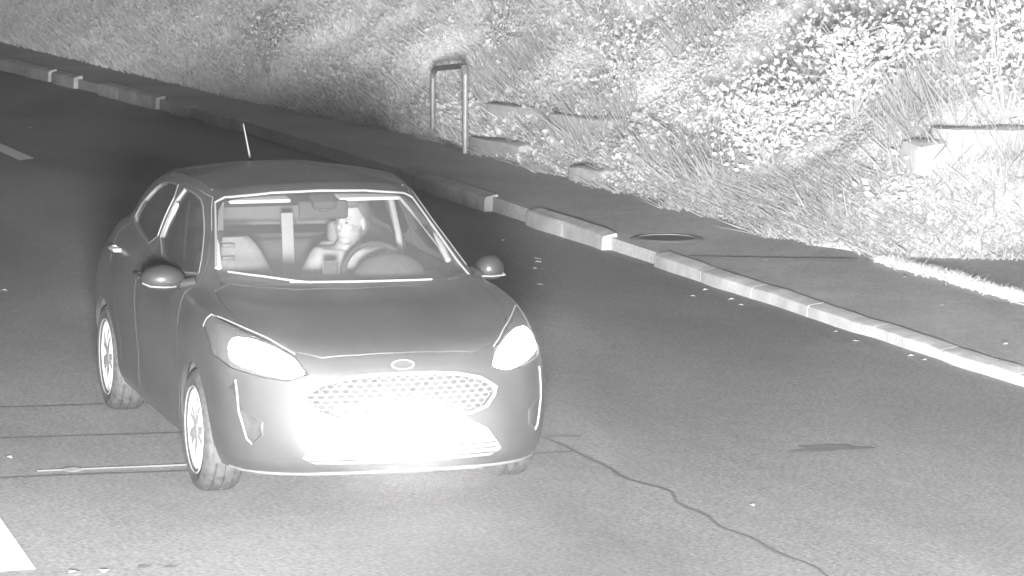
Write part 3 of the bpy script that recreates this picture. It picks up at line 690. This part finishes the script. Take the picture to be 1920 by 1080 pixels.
# wheels
def wheel(x, s):
    t = bpy.data.objects.new('wheel', None); COL.objects.link(t); t.parent = car; t.location = (x, .76 * s, .31)
    w = .098
    prof = [(.205, -w + .01), (.225, -w), (.262, -w - .006), (.288, -w + .004), (.302, -w + .02), (.309, -w + .042), (.300, -w + .046), (.300, -w + .052), (.31, -w + .056), (.31, -.006), (.301, -.004), (.301, .004), (.31, .006), (.31, w - .056), (.300, w - .052), (.300, w - .046), (.309, w - .042), (.302, w - .02), (.288, w - .004), (.262, w + .006), (.225, w), (.205, w - .01)]
    tm = MB().lathe(prof, 64)
    ty = tm.build('tyre', M['rubber'], t, True, 30)
    m = MB(); m.lathe([(.210, -w * s), (.217, -(w + .004) * s), (.222, -(w - .002) * s), (.207, -(w - .03) * s), (.200, 0), (.207, w * s * .9)][::1], 64)
    m.v = [(a, -b, c) for a, b, c in m.v]  # outer lip towards +s
    face = (w - .012) * s
    for k in range(10):
        a = 2 * math.pi * k / 10 + (.11 if k % 2 else -.11) + .2
        R = Matrix.Rotation(-a, 3, 'Y')
        vs = []
        for (r, hw_, d) in ((.045, .020, 0), (.12, .014, .006), (.205, .013, -.006)):
            for q in (-1, 1):
                vs += [R @ Vector((r, face + d * s, q * hw_)), R @ Vector((r, face - .035 * s, q * hw_))]
        fs = []
        for i in (0, 1):
            o = i * 4
            fs += [(o, o + 4, o + 6, o + 2), (o + 1, o + 3, o + 7, o + 5), (o, o + 1, o + 5, o + 4), (o + 2, o + 6, o + 7, o + 3)]
        fs += [(0, 2, 3, 1), (8, 9, 11, 10)]
        m.add(vs, fs)
    m.lathe([(0, face + .006 * s), (.03, face + .006 * s), (.055, face), (.06, face - .03 * s), (0, face - .04 * s)], 32)
    m.build('rim', M['alloy'], t, True, 35)
    m = MB(); m.lathe([(0, -.02 * s), (.13, -.02 * s), (.13, .0 * s), (0, .0 * s)], 40); m.build('brake_disc', M['galv_dull'], t, True, 35)
for x in (0, -2.493):
    for s in (-1, 1): wheel(x, s)
# underbody, wheel wells, bulkhead
m = MB(); m.box((-1.25, 0, .24), (1.7, 1.54, .10)); m.box((.40, 0, .48), (.62, .96, .42)); m.box((-.3, 0, .6), (.7, 1.1, .55)); m.box((-2.75, 0, .5), (.6, 1.1, .45))
for x in (0, -2.493):
    for s in (-1, 1):
        n = 24; vs = []; fs = []
        for k in range(n + 1):
            a = math.pi * k / n * 1.2 - .1 * math.pi
            for y in (.56, .83): vs.append((x + .36 * math.cos(a), y * s, .31 + .36 * math.sin(a)))
        fs = [(2 * i, 2 * i + 1, 2 * i + 3, 2 * i + 2) for i in range(n)]; m.add(vs, fs)
link('underbody', m.me(), M['liner'], car, False)
# wipers on the screen foot
for pts in ([(-.60, 1.052), (-.45, 1.040), (-.30, 1.022), (-.22, 1.015)], [(-.33, 1.018), (-.1, 1.016), (.2, 1.012), (.42, 1.006)]):
    front_tube('wiper', pts, .0065, M['seal'], car, .012)
# aerial
a = above(-2.42, -.02); m = MB(); m.tube([a, a + Vector((-.02, 0, .03)), a + Vector((-.09, -.02, .205))], [.010, .006, .0035], 8); m.ball(tuple(a), (.03, .018, .012), 8); m.build('aerial', M['seal'], car)
# ----- cabin
def rbox(name, c, d, m, par, w=.02, R=None):
    me = rounded(mesh(*(lambda q: (q.v, q.f))(MB().box(c, d, R))), w, 3); return link(name, me, m, par, True, 50)
ry = lambda a: Matrix.Rotation(a, 3, 'Y')
dash = rbox('dashboard', (-.46, 0, .88), (.46, 1.22, .17), M['dash'], car, .04, ry(.10))
MB().ball((-.62, .325, .955), (.10, .20, .135), 14).build('instrument_hood', M['dash'], dash)
ds = rbox('display', (-.66, .012, 1.005), (.02, .075, .09), M['dash'], dash, .006, ry(-.2))
MB().tube([(-.648, -.032, .965), (-.646, -.030, 1.054), (-.646, .054, 1.054), (-.648, .056, .965)], .003, 6).build('display_rim', M['seal'], ds)
def seat(y, x=-1.42):
    s_ = rbox('seat', (x + .30, y, .52), (.52, .50, .14), M['seatf'], car, .05, ry(-.08))
    me = MB(); n = 14
    prof = []
    for k in range(n + 1):
        f = k / n; hw_ = .235 * (1 - .42 * max(0, f - .62) / .38 - .12 * max(0, f - .9) / .1); prof.append((f, hw_))
    vs = []
    for f, hw_ in prof:
        z = .55 + (.50 if y > 0 else .54) * f; xx = x - .02 - .14 * f; th = .06 - .02 * f
        ring = [(xx + th * math.cos(a) * (1 if math.cos(a) > 0 else 1), y + hw_ * (abs(math.sin(a)) ** .5) * (1 if math.sin(a) > 0 else -1), z) for a in [2 * math.pi * q / 20 for q in range(20)]]
        vs += ring
    fs = [(i * 20 + k, i * 20 + (k + 1) % 20, (i + 1) * 20 + (k + 1) % 20, (i + 1) * 20 + k) for i in range(n) for k in range(20)] + [tuple(range(19, -1, -1)), tuple(n * 20 + k for k in range(20))]
    me.add(vs, fs); bk_ = me.build('backrest', M['seatf'], s_, True, 60)
    if y < 0: return s_
    rbox('headrest', (x - .17, y + .03, 1.10), (.09, .20, .12), M['seatf'], s_, .035)
    for q in (-.06, .06): MB().tube([(x - .175, y + q, 1.0), (x - .18, y + q, 1.10)], .007, 6).build('headrest_post', M['chrome'], s_)
    return s_
seat(.30); ps = seat(-.33)
for z in (1.055, .985): rbox('head_slot', (-1.475 + .005, -.36, z), (.035, .075, .022), M['seal'], ps, .008)
rbox('rear_seat', (-2.42, 0, .72), (.16, 1.22, .50), M['dash'], car, .05, ry(-.22))
rbox('parcel_shelf', (-2.68, 0, .98), (.36, 1.15, .03), M['plastic'], car, .008)
rbox('rear_belt', (-2.33, .18, .93), (.015, .07, .40), M['belt'], car, .005, ry(-.15))
for s in (-1, 1):
    rbox('pillar_trim', (-1.54, .585 * s, 1.19), (.07, .04, .46), M['plastic'], car, .012, Matrix.Rotation(.32 * s, 3, 'X'))
    MB().tube([(-1.50, .565 * s, 1.30), (-1.46, .60 * s, 1.10), (-1.44, .62 * s, .90)], .018 if s > 0 else .007, 8).build('seat_belt', M['belt'], car)
    MB().tube([(-1.06, .50 * s, 1.345), (-.85, .56 * s, 1.235), (-.62, .605 * s, 1.12), (-.52, .615 * s, 1.055)], [.018, .02, .02, .016], 10).build('pillar_cover', M['visor'], car)
    rbox('sun_visor', (-1.02, .30 * s, 1.355), (.16, .33, .018), M['visor'], car, .006, ry(.12))
    rbox('door_card', (-1.25, .735 * s, .70), (1.5, .03, .58), M['plastic'], car, .01)
# steering wheel
sw = bpy.data.objects.new('steering_wheel', None); COL.objects.link(sw); sw.parent = car; sw.location = (-.79, .30, .945); sw.rotation_euler = (0, -.42, 0)
MB().tube([(0, .185 * math.cos(a), .185 * math.sin(a)) for a in [2 * math.pi * k / 48 for k in range(48)]], .015, 10, closed=True).build('wheel_rim', M['plastic'], sw)
m = MB(); m.ball((.01, 0, -.01), (.03, .075, .06), 10)
for a in (0, math.pi, -math.pi / 2): m.tube([(.01, .05 * math.cos(a), .05 * math.sin(a)), (0, .18 * math.cos(a), .18 * math.sin(a))], [.022, .013], 8)
m.build('hub', M['dash'], sw)
# inside mirror with its dark sensor housing
im = rbox('rear_view_mirror', (-.93, .04, 1.295), (.03, .27, .10), M['liner'], car, .018)
rbox('sensor_housing', (-.86, .02, 1.355), (.13, .13, .05), M['liner'], im, .02, ry(.5))
rbox('mirror_mount', (-.84, .02, 1.325), (.05, .05, .06), M['liner'], im, .012)

# ================================================================= DRIVER
def skin(chains, sub=1):
    """chains: list of lists of (x,y,z,r); points with equal coordinates are shared"""
    idx = {}; vs = []; rs = []; es = []
    for ch in chains:
        pr = None
        for (x, y, z, r) in ch:
            k = (round(x, 4), round(y, 4), round(z, 4))
            if k not in idx: idx[k] = len(vs); vs.append((x, y, z)); rs.append(r)
            if pr is not None: es.append((pr, idx[k]))
            pr = idx[k]
    me = bpy.data.meshes.new('sk'); me.from_pydata(vs, es, []); me.update()
    o = bpy.data.objects.new('sk', me); COL.objects.link(o); o.modifiers.new('s', 'SKIN'); 
    for i, r in enumerate(rs): d = me.skin_vertices[0].data[i]; d.radius = (r, r) if not isinstance(r, tuple) else r; d.use_root = (i == 0)
    ss = o.modifiers.new('u', 'SUBSURF'); ss.levels = 2; ss.render_levels = 2
    dg = bpy.context.evaluated_depsgraph_get(); dg.update(); r = bpy.data.meshes.new_from_object(o.evaluated_get(dg)); bpy.data.objects.remove(o); return r
def remesh(ms, vox, sm_=2):
    return apply_mods(join(ms), [('REMESH', dict(mode='VOXEL', voxel_size=vox)), ('SMOOTH', dict(iterations=sm_, factor=.5))])
dx, dy = -1.33, .295
torso = [(dx + .02, dy, .66, .145), (dx - .01, dy, .80, .14), (dx - .04, dy, .94, .15), (dx - .05, dy, 1.02, .10), (dx - .03, dy, 1.08, .062), (dx + .0, dy - .005, 1.13, .058)]
HR = (dx + .50, dy - .19, .90); HL_ = (dx + .50, dy + .19, .90)   # hands on the wheel rim
armR = [(dx - .04, dy, .94, .15), (dx - .05, dy - .17, .985, .062), (dx + .06, dy - .27, .83, .052), (dx + .16, dy - .29, .80, .047), (dx + .33, dy - .23, .82, .038), (HR[0] - .07, HR[1] - .01, .885, .028)]
armL = [(dx - .04, dy, .94, .15), (dx - .05, dy + .17, .985, .062), (dx + .06, dy + .27, .85, .052), (dx + .16, dy + .28, .84, .047), (dx + .33, dy + .21, .83, .038), (HL_[0] - .07, HL_[1] + .02, .885, .028)]
legs = []
for s in (-1, 1): legs.append([(dx + .02, dy, .66, .145), (dx + .06, dy + s * .09, .62, .095), (dx + .30, dy + s * .12, .66, .082), (dx + .48, dy + s * .13, .67, .065), (dx + .60, dy + s * .12, .48, .055), (dx + .70, dy + s * .11, .33, .04)])
feet = [[(dx + .70, dy + s * .11, .33, .04), (dx + .80, dy + s * .11, .33, .035)] for s in (-1, 1)]
def hand(c, s):
    """palm behind the rim, four fingers curled over it, thumb on the near side"""
    ms = []; x, y, z = c
    ms.append(skin([[(x - .07, y - .005 * s, z - .01, .026), (x - .03, y, z + .002, (.036, .018)), (x - .002, y, z + .012, (.038, .015))]]))
    for k in range(4):
        o = (k - 1.5) * .019; L = (.9, 1.0, .95, .78)[k]
        ms.append(skin([[(x - .005, y + o, z + .014, .009), (x + .022 * L, y + o * 1.05, z + .022, .0088), (x + .036 * L, y + o * 1.05, z + .002, .008), (x + .022 * L, y + o, z - .018, .0072)]]))
    ms.append(skin([[(x - .04, y - .028 * s, z, .011), (x - .02, y - .045 * s, z + .006, .010), (x - .002, y - .045 * s, z - .012, .009)]]))
    return ms
hy = 1.185
def head_parts(cx, cy, cz, yaw):
    R = Matrix.Rotation(yaw, 3, 'Z'); P = []
    def b(c, d): P.append(MB().ball(tuple(R @ Vector(c) * 1.1 + Vector((cx, cy, cz))), tuple(q * 1.1 for q in d), 14, R).me())
    b((-.012, 0, .035), (.095, .076, .092)); b((.022, 0, -.035), (.070, .058, .078)); b((.052, 0, -.085), (.030, .034, .026)); b((.068, 0, .03), (.020, .046, .018))
    b((.094, 0, -.018), (.020, .013, .020)); b((.086, 0, .004), (.012, .009, .028)); b((.078, 0, -.055), (.018, .026, .007)); b((.076, 0, -.066), (.016, .021, .007))
    for s in (-1, 1): b((-.005, .077 * s, -.01), (.018, .009, .032)); b((.055, .034 * s, -.022), (.022, .022, .02))
    return P, R
hpz, HRm = head_parts(dx + .035, dy - .01, hy, -.85)
bodym = remesh([skin([torso] + [armR, armL] + legs + feet)] + hpz + hand(HR, -1) + hand(HL_, 1), .006, 2)
person = link('person', bodym, M['skin'], None, True)
tag(person, 'driver in a light shirt sitting behind the steering wheel with both hands on it', 'person')
def inflate(chs, d): return [[(x, y, z, r + d) for x, y, z, r in c] for c in chs]
shirt = remesh([skin(inflate([torso[:4] + [(dx - .035, dy, 1.05, .058)], armR[:5] + [(dx + .38, dy - .215, .84, .028)], armL[:5] + [(dx + .38, dy + .20, .845, .028)]], .010))], .010, 2)
link('shirt', shirt, M['shirt'], person, True)
link('trousers', remesh([skin(inflate(legs, .009))], .010, 2), M['trouser'], person, True)
hc = Vector((dx + .035, dy - .01, hy)); hb = []
for c, d in (((-.03, 0, .05), (.092, .083, .088)), ((.02, 0, .098), (.065, .066, .040)), ((-.06, 0, -.01), (.055, .070, .075))):
    hb.append(MB().ball(tuple(HRm @ Vector(c) * 1.1 + hc), tuple(q * 1.1 for q in d), 14, HRm).me())
link('hair', remesh(hb, .006, 2), M['hair'], person, True)
for s in (-1, 1):
    c = HRm @ Vector((.083, .032 * s, .004)) * 1.1 + hc; MB().ball(tuple(c), (.006, .010, .006), 10).build('eye', M['hair'], person)

# ================================================================= added bloom volume: strongly forward scattering, imitates lens bloom round bright things
hz = rounded(mesh(*(lambda q: (q.v, q.f))(MB().box((-48, 6, 5.0), (160, 70, 12.06)))), .01, 1)
bmh = bmesh.new(); bmh.from_mesh(hz); bmesh.ops.recalc_face_normals(bmh, faces=bmh.faces); bmh.to_mesh(hz); bmh.free()
mh = bpy.data.materials.new('bloom_haze'); mh.use_nodes = True; nt = mh.node_tree; nt.nodes.clear()
out = nt.nodes.new('ShaderNodeOutputMaterial'); pv = nt.nodes.new('ShaderNodeVolumePrincipled'); pv.inputs['Color'].default_value = (.97, .97, .97, 1)
pv.inputs['Density'].default_value = BLOOM_HAZE; pv.inputs['Anisotropy'].default_value = .975; nt.links.new(pv.outputs[0], out.inputs['Volume'])
tag(link('bloom_haze', hz, mh), kind='stuff')
